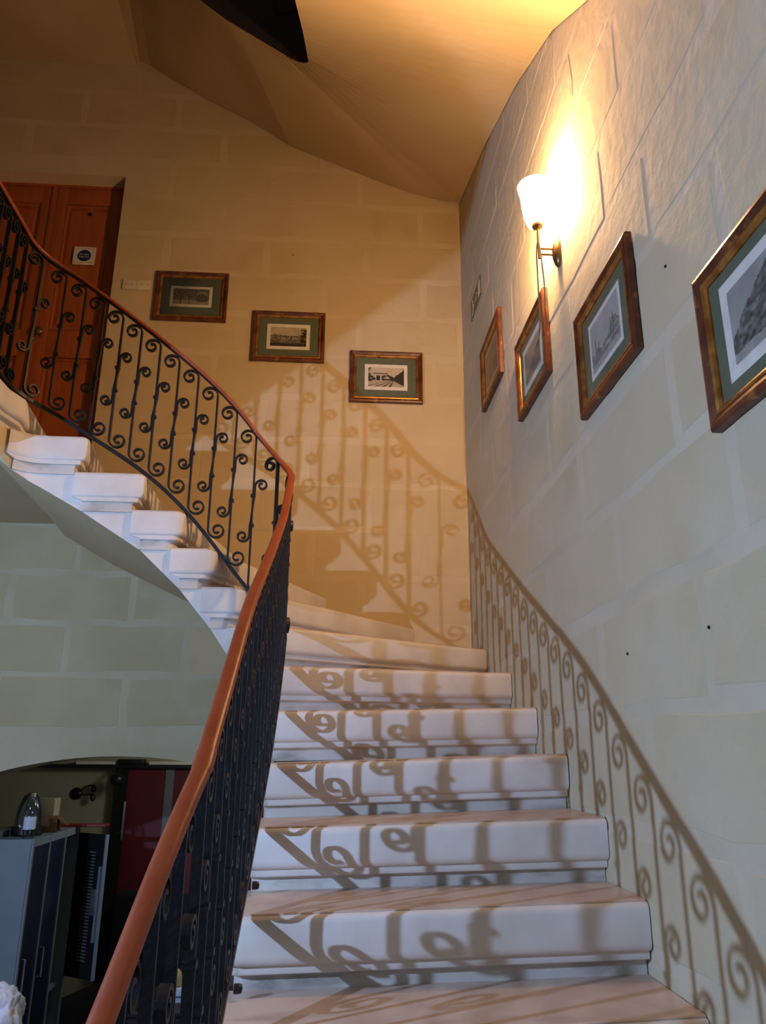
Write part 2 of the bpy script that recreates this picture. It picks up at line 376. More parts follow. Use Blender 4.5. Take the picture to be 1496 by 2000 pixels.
def build_stair(name, dz, ks, with_tread=True):
    root = empty(name, (0, 0, dz))
    for k in ks:
        g = G(); R = []
        for d, z in PROF:
            R.append([Vector((p.x, p.y, zt(k) + z - tilt(k)*(1-u))) for p, u in step_outline(k, d, .045 if z > -.12 else .002)])
        g.rings(R)
        o = g.make('step', [WHITE, GRIME], root, smooth=True)
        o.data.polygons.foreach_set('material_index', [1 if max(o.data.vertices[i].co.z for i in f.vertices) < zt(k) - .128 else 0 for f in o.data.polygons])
        if with_tread:
            g = G(); R = []
            for d, z in ((.014, -.004), (.014, .0025), (.018, .004)):
                R.append([Vector((p.x, p.y, zt(k) + z - tilt(k)*(1-u))) for p, u in step_outline(k, d)])
            g.rings(R); g.make('tread', TREAD, o)
    return root
stair = build_stair('staircase', 0, range(-5, 12))
tag(stair, 'white painted stone staircase with beige marble treads winding up along two walls', 'staircase')
# the body below the steps: inner string face and ruled soffit
def sof_in(t): return min(zt(t) - .345 - tilt(t), 1.25)
def sof_out(t): return min(zt(t) - .345, 1.25)
def body(name, parent, t0, t1, zi, zo, top, m_, smat=WHITE, smooth=True):
    ts = []
    k = t0
    while k < t1-1e-6:
        for j in range(4): ts.append(k + j*.25)
        k += 1
    ts.append(t1)
    # string: one strip per step with a stepped top
    g = G()
    for k in range(int(t0), int(math.ceil(t1))):
        e = min(k+1, t1)
        seq = [k + (e-k)*j/6 for j in range(7)]
        for a, b in zip(seq, seq[1:]):
            pa = inner(lerp_table(LS, a), .0255)[0]; pb = inner(lerp_table(LS, b), .0255)[0]
            ta = tb = top(k)
            za, zb = min(zi(a), ta), min(zi(b), tb)
            g.add([(pa.x, pa.y, za), (pb.x, pb.y, zb), (pb.x, pb.y, tb), (pa.x, pa.y, ta)], [(0, 1, 2, 3)])
    g.make('string', smat, parent)
    V = []; Fs = []
    for t in ts:
        p = inner(lerp_table(LS, t), .0255)[0]; o = outer(lerp_table(RQ, t))
        for j in range(7):
            u = j/6; q = p.lerp(o, u); V.append((q.x, q.y, zi(t) + (zo(t)-zi(t))*u))
    n = len(ts)
    for i in range(n-1):
        for j in range(6): Fs.append((i*7+j, i*7+j+1, i*7+8+j, i*7+7+j))
    # fill the corner of the room where the soffit meets both walls
    return mesh('soffit', V, Fs, m_, parent, smooth=smooth)
body('body', stair, -5, 12, sof_in, sof_out, lambda k: zt(k) - .172 - tilt(k), CEILP)

# landing at the top of the second flight
def landing(dz, parent):
    g = G(); R = []
    yE = .95
    for d, z in PROF:
        P = []
        s0 = LS[12]; L = inner(s0)[0]; Rr = outer(RQ[12]); a = (Rr-L).normalized(); f = Vector((-a.y, a.x))
        P.append(L + f*d + a*(d+.02)); P.append(L + f*(d+.008) + a*(d+.008))
        for i in range(6): P.append(inner(s0 + .03 + d + (A4+.02 - s0 - .03 - d)*i/5, d)[0])
        P.append(Vector((XL-d, yE)))
        P.append(Vector((LX+.005, yE))); P.append(Vector((LX+.005, YB-.0045))); P.append(Vector((Rr.x-d, YB-.0045)))
        R.append([Vector((p.x, p.y, zt(12)+z+dz)) for p in P])
    g.rings(R); o = g.make('landing', WHITE, parent, smooth=True)
    g = G(); R = []
    for d, z in ((.014, -.004), (.014, .0025), (.018, .004)):
        P = []
        s0 = LS[12]; L = inner(s0)[0]; Rr = outer(RQ[12]); a = (Rr-L).normalized(); f = Vector((-a.y, a.x))
        P.append(L + f*d + a*(d+.02)); P.append(L + f*(d+.008) + a*(d+.008))
        for i in range(6): P.append(inner(s0 + .03 + d + (A4+.02 - s0 - .03 - d)*i/5, d)[0])
        P.append(Vector((XL-d, yE))); P.append(Vector((LX+.005, yE))); P.append(Vector((LX+.005, YB-.0045))); P.append(Vector((Rr.x-d, YB-.0045)))
        R.append([Vector((p.x, p.y, zt(12)+z+dz)) for p in P])
    g.rings(R); g.make('tread', TREAD, o)
    # underside: sloping strip from the last step up to the flat slab, then the slab
    g = G(); zs = 1.25; zt12 = zt(12)-.172
    xi, xo = XL-.0255, outer(RQ[12]).x
    pi = inner(LS[12], .0255)[0]
    tI, tO = 12.35, 12.3
    a0 = Vector((pi.x, pi.y, sof_in(12))); b0 = Vector((xo, YB-.0045, sof_out(12)))
    a1 = Vector((-1.53, YI-.12, zs)); b1 = Vector((-1.62, YB-.0045, zs))
    g.add([a0, b0, b1, a1], [(0, 1, 2, 3)])
    lx = LX+.005
    g.add([a1, b1, (lx, YB-.0045, zs), (lx, yE, zs), (xi, yE, zs), (xi, YI-.12, zs)], [(0, 1, 2, 3, 4, 5)])
    g.add([(xi, YI-.12, zs), a1, a0], [(0, 1, 2)])
    g.add([(xi, yE, zs), (xi, YI-.12, zs), (xi, YI-.12, zt12), (xi, yE, zt12)], [(0, 1, 2, 3)])
    g.add([(xi, YI-.12, zs), a0, (a0.x, a0.y, zt12), (xi, YI-.12, zt12)], [(0, 1, 2, 3)])
    g.add([(xi, yE, zs), (lx, yE, zs), (lx, yE, zt12), (xi, yE, zt12)], [(0, 1, 2, 3)])
    for v in g.V: v.z += dz
    g.make('landing_soffit', CEILP, parent)
landing(0, stair)

# the next turn of the stair, seen only from below
H = 3.4
upper = build_stair('upper_staircase', 0, [], False)
upper.location = (0, 0, 0)
tag(upper, 'underside of the next stair turn overhead with its inner edge darkened for shade', 'staircase')
UO = {q: z for q, z in ((-1.0, .55), (0, 1.17), (1.1, 1.88), (1.865, 2.368), (2.23, 2.661), (2.768, 2.963), (3.524, 3.293), (4.304, 3.57), (YB+WX-.408, 3.691), (YB+WX+.023, 3.866), (YB+WX+.382, 4.017), (YB+WX+.651, 4.203), (YB+WX+.998, 4.391), (YB+WX+1.3, 4.585), (YB+WX+1.46, 4.70), (YB+WX+1.6, 4.70))}
UI = {s: z for s, z in ((sY(-.2), .95), (sY(1.0), 1.84), (sY(2.235), 2.76), (sY(2.703), 3.13), (sY(3.12), 3.42), (A1+.1, 3.56), (sX(-.36), 3.68), (sX(-.539), 3.80), (sX(-.686), 3.90), (sX(-.806), 4.003), (sX(-1.1), 4.28), (sX(-1.3), 4.52), (A3+.1, 4.65), (A4, 4.65))}
def u_in(t): return lerp_table(UI, lerp_table(LS, t))
def u_out(t): return lerp_table(UO, lerp_table(RQ, t))
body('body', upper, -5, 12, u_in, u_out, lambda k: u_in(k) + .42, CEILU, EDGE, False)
def upper_steps():
    for k in range(0, 12):
        g = G(); R = []; z0, z1 = u_in(k) + .56, u_out(k) + .56
        for d, z in PROF[2::2]:
            R.append([Vector((p.x, p.y, z0 + (z1-z0)*u + z)) for p, u in step_outline(k, d, .002)])
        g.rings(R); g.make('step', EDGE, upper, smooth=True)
upper_steps()
def upper_landing():
    g = G(); zs = 4.65; xi = XL-.02
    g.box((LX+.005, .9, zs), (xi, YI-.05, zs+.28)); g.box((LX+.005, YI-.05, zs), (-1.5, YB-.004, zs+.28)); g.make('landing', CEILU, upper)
upper_landing()

# ------------------------------------------------------------------ railing
RO_ = .03
HZ = {0: -1.25, sY(.2): -.95, sY(1.057): -.300, sY(1.154): -.200, sY(1.243): -.122, sY(1.377): -.022, sY(1.571): .112, sY(1.88): .335, sY(2.40): .608, sY(2.86): .868, sY(3.06): 1.045,
      A1: 1.135, (A1+A2)/2: 1.225, sX(-.385): 1.427, sX(-.538): 1.605, sX(-.692): 1.746, sX(-.9): 1.916, sX(-1.11): 2.075, sX(-1.296): 2.21, A3+.1: 2.29, A4: 2.312, 14.0: 2.312}
def rail_xy(s): return inner(s, RO_)[0]
def z_hand(s):
    tot = acc = 0
    for i in range(-6, 7):
        g = math.exp(-2*(i/6)**2); acc += g*lerp_table(HZ, s + .13*i/6); tot += g
    return acc/tot
BOFF = {-2.0: .03, LS[4]: .03, LS[7]: .02, LS[10]: .012, LS[11]: .014, LS[12]: .03, A4+.1: .045, 12.0: .045}
def z_bot(s): return nosing_smooth(s, .16) + lerp_table(BOFF, s)
S_START, S_END = sY(.62), A4 + 2.1
def spiral(cx, cz, r0, a0, turn, r1, n=26):
    """scroll round (cx,cz) from angle a0 through turn, radius r0 to r1"""
    P = []
    for i in range(n+1):
        u = i/n; r = r0 + (r1-r0)*u**.85; a = a0 + turn*u; P.append((cx + r*math.cos(a), cz + r*math.sin(a)))
    return P
def ribbon(g, P, wd, th, y0=0.0):
    """flat bar bent along P (x along the railing, z up); wd is its width across the railing"""
    R = []
    for i, (x, z) in enumerate(P):
        x0, z0 = P[max(i-1, 0)]; x1, z1 = P[min(i+1, len(P)-1)]
        tx, tz = x1-x0, z1-z0; l = math.hypot(tx, tz) or 1; nx, nz = -tz/l, tx/l; h = th/2
        R.append([Vector((x+nx*h, y0-wd/2, z+nz*h)), Vector((x+nx*h, y0+wd/2, z+nz*h)), Vector((x-nx*h, y0+wd/2, z-nz*h)), Vector((x-nx*h, y0-wd/2, z-nz*h))])
    g.rings(R)
cache = {}
BW, BT = .018, .0076
def baluster_meshes(h, slope):
    key = (round(h/.008), round(slope/.1))
    if key in cache: return cache[key]
    h = key[0]*.008; dz = max(0, key[1]*.1)*.041*.75
    r = .041; rs = .030
    # tall bar: big scroll ahead (+x) at the top, behind (-x) at the foot
    zt_, zb_ = h - r - .008 + dz, r + .008 - dz*.8
    top = spiral(r, zt_, r, PI, -PI*2.75, .0095)          # starts on the bar, goes over the top and curls in
    bot = spiral(-r, zb_, r, 0, -PI*2.75, .0095)
    P = bot[::-1] + [(0, zb_ + (zt_-zb_)*i/6) for i in range(1, 6)] + top
    g = G(); ribbon(g, P, BW, BT); me1 = g.make('baluster', IRON); d1 = me1.data; COL.objects.unlink(me1); bpy.data.objects.remove(me1)
    # short bar with two small scrolls the other way round
    za, zb = h - .240, .232
    e = .0072
    top = spiral(-rs - e, za, rs, 0, PI*2.6, .0085, 22); bot = spiral(rs + e, zb, rs, PI, PI*2.6, .0085, 22)
    P = bot[::-1] + [(e, zb + .03), (e, zb + .045), (e*.55, zb + .07), (-e*.55, za - .07), (-e, za - .045), (-e, za - .03)] + top
    g = G(); ribbon(g, P, BW*.94, BT, 0.0004); me2 = g.make('short_scroll', IRON); d2 = me2.data; COL.objects.unlink(me2); bpy.data.objects.remove(me2)
    if 'collar' not in cache:
        g = G(); g.box((-.0105, -BW*.62, -.006), (.0105, BW*.62, .006))
        me3 = g.make('collar', IRON); cache['collar'] = me3.data; COL.objects.unlink(me3); bpy.data.objects.remove(me3)
    cache[key] = (d1, d2, (zb + .050, za - .050), h); return cache[key]
def build_railing(name, s0, s1, zh, zb, label, detail=True, pitch=.0955):
    root = empty(name, (0, 0, 0))
    n = int((s1-s0)/pitch)
    for i in range(n+1):
        s = s0 + i*pitch; p, nn = inner(s, RO_)
        b0, h1 = zb(s) + .006, zh(s) - .014
        d1, d2, d3, h = baluster_meshes(h1-b0, (zh(s+.05) - zh(s-.05))/.1)
        o = link('baluster', d1, None, root); o.location = (p.x, p.y, b0 + (h1-b0-h)/2)
        t = Vector((-nn.y, nn.x)); o.rotation_euler = (0, 0, math.atan2(t.y, t.x))
        link('short_scroll', d2, None, o)
        for z in d3: link('collar', cache['collar'], None, o).location = (0, 0, z)
    m_ = int((s1-s0)/.03)
    ss = [s0 - .06 + (s1-s0+.12)*i/m_ for i in range(m_+1)]
    g = G(); sec = [(a, b) for a, b in ((-.010, -.008), (.010, -.008), (.010, .008), (-.010, .008))]
    g.tube([(rail_xy(s).x, rail_xy(s).y, zb(s)) for s in ss], 1, sec=sec); g.make('bottom_rail', IRON, root)
    g = G(); sec = [(-.010, -.003), (.010, -.003), (.010, .003), (-.010, .003)]
    g.tube([(rail_xy(s).x, rail_xy(s).y, zh(s)-.0115) for s in ss], 1, sec=sec); g.make('top_bar', IRON, root)
    g = G(); sec = []
    for j in range(16):
        a = 2*PI*j/16; c, q = math.cos(a), math.sin(a)
        sec.append((.0165*math.copysign(abs(c)**.8, c), .0098*math.copysign(abs(q)**.8, q) + .0005))
    g.tube([(rail_xy(s).x, rail_xy(s).y, zh(s)) for s in ss], 1, sec=sec); hr = g.make('handrail', RAILP, root, smooth=True)
    if detail:
        g = G(); s = sY(1.385); a = [(rail_xy(q).x, rail_xy(q).y, zh(q)) for q in (s-.026, s-.018, s, s+.018, s+.026)]
        g.tube(a, [1.0, 1.09, 1.10, 1.09, 1.0], sec=sec); g.make('joint_sleeve', RAILP, hr, smooth=True)
        for k in range(0, 3):
            s = LS[k] - .035; p, nn = inner(s, RO_); g = G()
            g.lathe([(.001, 0), (.009, .002), (.011, .008), (.011, .02)], (0, 0, 0), 10, 'X')
            for v in g.V: v.x = p.x + .019 - v.x; v.y += p.y; v.z += zt(k) - tilt(k) - .14
            g.make('fixing_bolt', IRON, root)
    tag(root, label, 'railing'); return root
build_railing('stair_railing', S_START, S_END, z_hand, z_bot, 'black wrought iron scroll railing with an orange-brown handrail rising beside the marble steps')

# ------------------------------------------------------------------ door on the landing
def box_obj(name, a, b, m_, parent, bev=.0):
    g = G(); g.box(a, b, bev); return g.make(name, m_, parent, smooth=bool(bev))
door = empty('door_1', (DX0, YB+.115, DZ0)); door['kind'] = 'structure'; door['label'] = 'brown varnished double door with panels set back in the golden wall'
def leaf(x0, x1, h, nm):
    g = G(); st = .085; y = 0
    zc = [0, .16, h*.40, h*.49, h-.12, h]
    o = None
    g.box((x0+.003, 0, .006), (x0+st, .04, h-.004), .003); g.box((x1-st, 0, .006), (x1-.003, .04, h-.004), .003)
    g.box((x0+st-.002, .001, .006), (x1-st+.002, .039, .17), .003); g.box((x0+st-.002, .001, h*.40), (x1-st+.002, .039, h*.49), .003); g.box((x0+st-.002, .001, h-.13), (x1-st+.002, .039, h-.004), .003)
    o = g.make(nm, DOORW, door, smooth=True)
    for za, zb in ((.17, h*.40), (h*.49, h-.13)):
        g = G(); a, b = x0+st-.004, x1-st+.004
        R = []
        for d, yy in ((0, .022), (.008, .008), (.016, .010), (.022, .020), (.045, .012)):
            R.append([Vector((a+d, yy, za+d)), Vector((b-d, yy, za+d)), Vector((b-d, yy, zb-d)), Vector((a+d, yy, zb-d))])
        g.rings(R); g.make('panel', DOORW, o)
    return o
dh = DZ1-DZ0; dm = -1.97-DX0
leaf(0.02, dm, dh-.02, 'door_leaf'); lf = leaf(dm, DX1-DX0-.02, dh-.02, 'door_leaf')
box_obj('frame_post', (0, -.005, 0), (.02, .06, dh), DOORW, door); box_obj('frame_post', (DX1-DX0-.02, -.005, 0), (DX1-DX0, .06, dh), DOORW, door); box_obj('frame_head', (0.02, -.005, dh-.02), (DX1-DX0-.02, .06, dh), DOORW, door)
box_obj('astragal', (dm-.018, -.012, .01), (dm+.014, 0, dh-.022), DOORW, door, .003)
g = G(); g.lathe([(.012, 0), (.016, -.006), (.006, -.012), (.006, -.035), (.022, -.04), (.026, -.055), (.012, -.066)], (dm+.05, 0, 1.02), 14, 'Y'); g.make('door_knob', BRASS, door, smooth=True)
g = G(); g.lathe([(.0115, 0), (.0115, -.006), (.006, -.008)], (0, 0, 0), 10, 'Y'); q = pix(176, 418, Y=YB+.11)
for v in g.V: v += Vector((q.x-DX0, 0, q.z-DZ0))
g.make('peephole', BLACK, door)
# fire door sign
q = pix(165, 500, Y=YB+.11); sg = empty('door_sign', (q.x, YB+.109, q.z)); sw = .142; shh = .135
tag(sg, 'small square white sign with a blue disc on the brown door', 'sign')
box_obj('backing', (-sw/2, -.003, -shh/2), (sw/2, .004, shh/2), SIGNW, sg)
g = G()
for a, b in (((-sw/2+.012, -.0036, -shh/2+.012), (sw/2-.012, -.003, -shh/2+.0135)), ((-sw/2+.012, -.0036, shh/2-.0135), (sw/2-.012, -.003, shh/2-.012)), ((-sw/2+.012, -.0036, -shh/2+.0135), (-sw/2+.0135, -.003, shh/2-.0135)), ((sw/2-.0135, -.0036, -shh/2+.0135), (sw/2-.012, -.003, shh/2-.0135))): g.box(a, b)
g.make('border', GREY, sg)
g = G(); g.lathe([(.044, 0), (.044, -.0045), (.0438, -.0046)], (0, -.0001, 0), 32, 'Y'); g.make('disc', BLUE, sg)
def text(body, size, loc, rot, m_, parent, nm='lettering', align='CENTER'):
    c = bpy.data.curves.new(nm, 'FONT'); c.body = body; c.size = size; c.align_x = align; c.align_y = 'CENTER'; c.extrude = .0004
    o = bpy.data.objects.new(nm, c); COL.objects.link(o); c.materials.append(m_); me = bpy.data.meshes.new_from_object(o); bpy.data.objects.remove(o)
    o = bpy.data.objects.new(nm, me); COL.objects.link(o); o.location = loc; o.rotation_euler = rot; o.parent = parent; return o
text('Fire door', .017, (0, -.0052, .008), (PI/2, 0, 0), SIGNW, sg); text('keep shut', .017, (0, -.0052, -.010), (PI/2, 0, 0), SIGNW, sg)

# ------------------------------------------------------------------ pictures
def fbm(x, y, s=1.0, seed=0.0):
    return .5 + .5*noise.fractal(Vector((x*s+seed, y*s-seed, seed*1.7)), .9, 2.1, 5)
def d_garden(u, v):      # trees and a kiosk in a garden
    c = .62 - .25*fbm(u, v, 9, 1)
    if v < .28: c = .60 + .12*fbm(u, v, 20, 2)
    if v > .3 and fbm(u, v, 7, 3) > .46: c = .30 + .3*fbm(u, v, 24, 4)
    if .66 < u < .95 and v > .18:
        e = .80 - abs(u-.8)*.9
        if v < e: c = .28 + .25*fbm(u, v, 22, 5)
        if abs(v-e) < .05: c = .66
    for t in (.22, .45):
        if abs(u-t) < .012 and v < .62: c = .22
    return c
def d_panorama(u, v):    # town behind gardens
    h = .52 + .06*math.sin(u*9) + .05*fbm(u, .3, 6, 7)
    if v > h:
        c = .82 - .12*fbm(u, v, 4, 1)
    else:
        c = .30 + .35*fbm(u, v, 13, 8)
        if .36 < v < .46 and .2 < u < .75: c = .66 if fbm(u, 0, 16, 9) > .45 else .35
    if .1 < u < .66 and h-.03 < v < h+.05 and fbm(u, .2, 12, 3) > .5: c = .32
    if u > .84 and .2 < v < .9 and fbm(u, v, 9, 4) > .42: c = .16
    if v < .16: c = .18 + .16*fbm(u, v, 20, 5)
    return c
def d_avenue(u, v):      # white gateway and trees along tram tracks
    c = .86 - .08*fbm(u, v, 3, 1)
    if v < .36:
        c = .70 + .1*fbm(u, v, 12, 2)
        for a, b in ((-.1, .3), (.2, .55), (.42, .8), (.6, 1.0)):
            x = a + (.72-a)*(v/.36)
            if abs(u-x) < .035*(1.1-v/.36): c = .34
    if .14 < u < .55 and .34 < v < .72:
        c = .82
        if v > .66: c = .3
        if abs(u-.28) < .05 and v < .56: c = .16
        if .56 < v < .62 and int(u*40) % 3 == 0: c = .4
    if u < .2 and v < .34+.34*(1-u/.3) and v > .28 and fbm(u, v, 10, 4) > .35: c = .18
    if .38 < u < .74 and .34 < v < .66 - abs(u-.52)*.8 and fbm(u, v, 11, 5) > .3: c = .2
    if u > .72 and v < .4 + 1.7*(u-.72) + .12*fbm(u, v, 6, 6) and v > .3-.9*(u-.72): c = .14 + .1*fbm(u, v, 16, 7)
    if u < .08 and v > .6 and fbm(u, v, 12, 8) > .5: c = .25
    return c
def d_pale(u, v):
    c = .66 - .1*fbm(u, v, 4, 1)
    if v < .45 and fbm(u, v, 6, 2) > .4: c = .48
    return c
def d_slope(u, v):
    c = .68 - .08*fbm(u, v, 4, 1)
    if v < .12 + .62*u + .1*fbm(u, v, 7, 2): c = .44 + .16*fbm(u, v, 14, 3)
    if v < .1: c = .62
    return c
def d_harbour(u, v):     # masts and roofs along a quay
    c = .78 - .08*fbm(u, v, 3, 1)
    b = .30 + .16*fbm(u, .1, 9, 2) + (.26 if u > .62 else 0)*max(0, 1-abs(u-.8)/.22)
    if .14 < v < b: c = .40 + .35*fbm(u, v, 16, 3)
    for t in (.16, .27, .7, .8):
        if abs(u-t) < .011 and .2 < v < .62 + .1*math.sin(t*40): c = .45
    if v < .14: c = .6 + .2*fbm(u, v*4, 9, 4)
    if abs(v-.22-.05*u) < .012 and u > .35: c = .8
    return c
def d_cliff(u, v):       # a wooded hillside over water
    c = .60 + .12*fbm(u, v, 3, 1)
    e = .24 + .95*u**.8 + .1*fbm(u, v, 8, 2)
    if v < e: c = .22 + .42*fbm(u, v, 13, 3)
    if v < .10 + .05*fbm(u, .2, 6, 4): c = .55 + .2*fbm(u, v, 12, 5)
    return c
def photo_mesh(name, w_, h_, fn, parent, warm):
    nx, ny = 88, 60; V = []; Fs = []; cols = []
    for j in range(ny+1):
        for i in range(nx+1): V.append((-w_/2 + w_*i/nx, 0, -h_/2 + h_*j/ny))
    for j in range(ny):
        for i in range(nx):
            a = j*(nx+1)+i; Fs.append((a, a+1, a+nx+2, a+nx+1)); c = max(0, min(1, fn((i+.5)/nx, (j+.5)/ny)))
            cols.append((c, c*warm[0], c*warm[1]))
    me = bpy.data.meshes.new(name); me.from_pydata(V, [], Fs)
    ca = me.color_attributes.new('ink', 'FLOAT_COLOR', 'CORNER')
    buf = []
    for c in cols:
        l = [x**2.2*.8 for x in c] + [1]
        buf += l*4
    ca.data.foreach_set('color', buf)
    return link(name, me, PRINT, parent)
PRINT = bpy.data.materials.new('photographic_print'); PRINT.use_nodes = True
_a = PRINT.node_tree.nodes.new('ShaderNodeAttribute'); _a.attribute_name = 'ink'
PRINT.node_tree.links.new(_a.outputs['Color'], PRINT.node_tree.nodes['Principled BSDF'].inputs['Base Color']); PRINT.node_tree.nodes['Principled BSDF'].inputs['Roughness'].default_value = .6
def picture(c, facing, label, fn, paper=(.265, .165), margin=.02, warm=(.95, .86), size=(.462, .356), up_shift=0.0, roll=0):
    root = empty('framed_picture', c, 0 if facing == 'Y' else -PI/2)   # local: picture lies in XZ, front towards -Y
    root.rotation_euler = (0, roll, 0) if facing == 'Y' else (roll, 0, -PI/2)
    W, Hh = size; g = G(); R = []
    for d, y in ((0, 0), (0, -.016), (.004, -.021), (.012, -.023), (.020, -.019), (.026, -.016), (.028, -.016), (.028, 0)):
        R.append([Vector((-W/2+d, y, -Hh/2+d)), Vector((W/2-d, y, -Hh/2+d)), Vector((W/2-d, y, Hh/2-d)), Vector((-W/2+d, y, Hh/2-d))])
    g.rings(R, closed=True); g.make('moulding', MOULD, root)
    g = G(); R = []
    for d, y in ((.0275, -.006), (.0275, -.017), (.032, -.0185), (.038, -.015), (.042, -.010), (.043, -.006)):
        R.append([Vector((-W/2+d, y, -Hh/2+d)), Vector((W/2-d, y, -Hh/2+d)), Vector((W/2-d, y, Hh/2-d)), Vector((-W/2+d, y, Hh/2-d))])
    g.rings(R, closed=True); g.make('gilt_slip', GILT, root)
    d = .034; box_obj('mount', (-W/2+d, -.0062, -Hh/2+d), (W/2-d, -.002, Hh/2-d), GREEN, root)
    pw, ph = paper; p = box_obj('sheet', (-pw/2, -.0072, -ph/2+up_shift), (pw/2, -.0060, ph/2+up_shift), PAPER, root)
    im = photo_mesh('print', pw-2*margin, ph-2*margin, fn, p, warm); im.location = (0, -.0075, up_shift)
    d = .040; g = G(); g.add([(-W/2+d, -.0088, -Hh/2+d), (W/2-d, -.0088, -Hh/2+d), (W/2-d, -.0088, Hh/2-d), (-W/2+d, -.0088, Hh/2-d)], [(0, 1, 2, 3)]); g.make('glass', GLASS, root)
    tag(root, label, 'picture', 'gilt framed old photographs on the stair walls'); return root
def mid(pts, **kw):
    P = [pix(x, y, **kw) for x, y in pts]; return sum(P, Vector())/len(P)
yb = YB-.006; xw = WX-.005
picture(mid([(307,530),(447,538),(440,632),(300,625)], Y=yb), 'Y', 'framed photograph of a garden pavilion among trees, nearest the brown door on the back wall', d_garden, (.265, .150), .018, (.93, .80))
picture(mid([(497,607),(635,614),(631,711),(490,706)], Y=yb), 'Y', 'framed panoramic town photograph, middle one of the three on the back wall', d_panorama, (.272, .180), .022, (.93, .80))
picture(mid([(686,686),(823,692),(823,791),(683,785)], Y=yb), 'Y', 'framed photograph of a white gateway and tram tracks, lowest on the back wall', d_avenue, (.270, .178), .022, (.94, .84))
picture(mid([(977,605),(987,725),(948,802),(943,690)], X=xw), 'X', 'framed faded landscape beside the corner, narrowest on the right wall', d_pale, (.30, .21), .012, (.92, .80))
picture(mid([(1070,568),(1078,722),(1020,808),(1013,690)], X=xw), 'X', 'framed hillside print hanging directly under the lit wall lamp', d_slope, (.29, .20), .028, (.93, .85))
picture(mid([(1230,452),(1260,680),(1147,822),(1128,628)], X=xw), 'X', 'framed pale harbour print, second nearest of the four on the right wall', d_harbour, (.265, .19), .016, (.97, .93))
q = mid([(1363,553),(1410,848)], X=xw); picture((xw, q.y-.231, q.z), 'X', 'framed dark wooded hillside photograph, nearest and lowest print on the right wall', d_cliff, (.30, .215), .027, (.98, .93))

# ------------------------------------------------------------------ wall lamp
q = Vector((WX, 2.345, 1.742)); sc = empty('wall_lamp', q)
tag(sc, 'lit brass wall lamp with a glowing glass shade above the framed prints', 'wall lamp')
g = G(); R = []
for sx, dd in ((1.0, 0), (1.0, .008), (.86, .016), (.5, .024), (.12, .026)):
    R.append([Vector((-dd, .030*sx*math.cos(2*PI*j/20), .062*sx*math.sin(2*PI*j/20))) for j in range(20)])
g.rings(R); g.make('backplate', BRASS, sc, smooth=True)
ax = -.076
for z in (.012, -.012):
    g = G(); g.tube([(-.02, 0, z), (-.05, 0, z+.001), (ax, 0, z)], .0042, 8); g.make('arm', BRASS, sc, smooth=True)
g = G(); g.tube([(ax, 0, -.03), (ax, 0, .05), (ax, 0, .12)], .005, 8); g.lathe([(.006, .10), (.02, .105), (.022, .115), (.012, .12), (.011, .155)], (ax, 0, 0), 14); g.make('stem', BRASS, sc, smooth=True)
g = G(); g.lathe([(.010, .150), (.016, .165), (.027, .195), (.028, .215), (.02, .236), (.006, .246)], (ax, 0, 0), 18); g.make('bulb', BULB, sc, smooth=True)
g = G(); R = []
for r_, h_ in ((.020, .112), (.036, .120), (.047, .150), (.052, .19), (.056, .24), (.066, .285)):
    R.append([Vector((ax + r_*math.cos(2*PI*j/24), r_*math.sin(2*PI*j/24), h_)) for j in range(24)])
g.rings(R, cap=False); g.make('shade', SHADE, sc, smooth=True)
# two looping cables drop from the lamp to the picture below
for pts in ([(ax, 0, .06), (ax-.008, .004, 0), (ax+.004, .05, -.10), (ax+.05, .22, -.19), (-.006, .40, -.20), (-.006, .44, -.23)], [(ax, 0, .06), (ax+.006, .0, -.02), (ax+.03, .06, -.10), (-.01, .19, -.14), (-.006, .19, -.17)]):
    P = []
    for i in range(len(pts)-1):
        p0, p1, p2, p3 = (Vector(pts[max(i-1, 0)]), Vector(pts[i]), Vector(pts[i+1]), Vector(pts[min(i+2, len(pts)-1)]))
        for j in range(6):
            t = j/6; P.append(.5*((2*p1) + (p2-p0)*t + (2*p0-5*p1+4*p2-p3)*t*t + (3*p1-p0-3*p2+p3)*t**3))
    P.append(Vector(pts[-1])); g = G(); g.tube(P, .0028, 6); g.make('cable', CABLE, sc, smooth=True)

# exit sign near the corner, blank plate on the back wall
q = pix(931, 583, X=WX); ex = empty('exit_sign', (WX-.004, q.y, q.z)); tag(ex, 'flat dull green exit sign on the right wall beside the corner', 'sign')
box_obj('board', (-.002, -.155, -.062), (.0038, .155, .062), SIGNG, ex)
g = G(); g.box((-.0028, -.13, -.045), (-.0018, -.075, .045)); g.box((-.0028, -.055, -.006), (-.0018, .03, .006)); g.box((-.0028, .085, -.04), (-.0018, .10, .02)); g.lathe([(.012, 0), (.012, -.0012)], (-.0018, .10, .036), 12, 'X'); g.box((-.0028, .06, -.01), (-.0018, .085, .002)); g.box((-.0028, .10, -.045), (-.0018, .125, -.03))
g.add([(-.0028, -.02, -.03), (-.0028, -.065, 0), (-.0028, -.02, .03)], [(0, 1, 2)]); g.make('pictogram', SIGNW, ex)
q = mid([(240,545),(296,548),(240,568),(296,571)], Y=YB); pl = empty('wall_plate', (q.x, YB-.004, q.z)); tag(pl, 'cream blank electrical plate on the back wall between door and pictures', 'wall plate')
box_obj('cover', (-.09, -.010, -.036), (.09, .001, .036), PLASTER, pl, .003); box_obj('cover_joint', (-.001, -.0106, -.034), (.001, -.0098, .034), GREY, pl)
g = G()
for x in (-.07, -.03, .03, .07): g.lathe([(.0035, 0), (.0035, -.0015), (.001, -.002)], (x, -.0098, 0), 8, 'Y')
g.make('screw', GREY, pl)

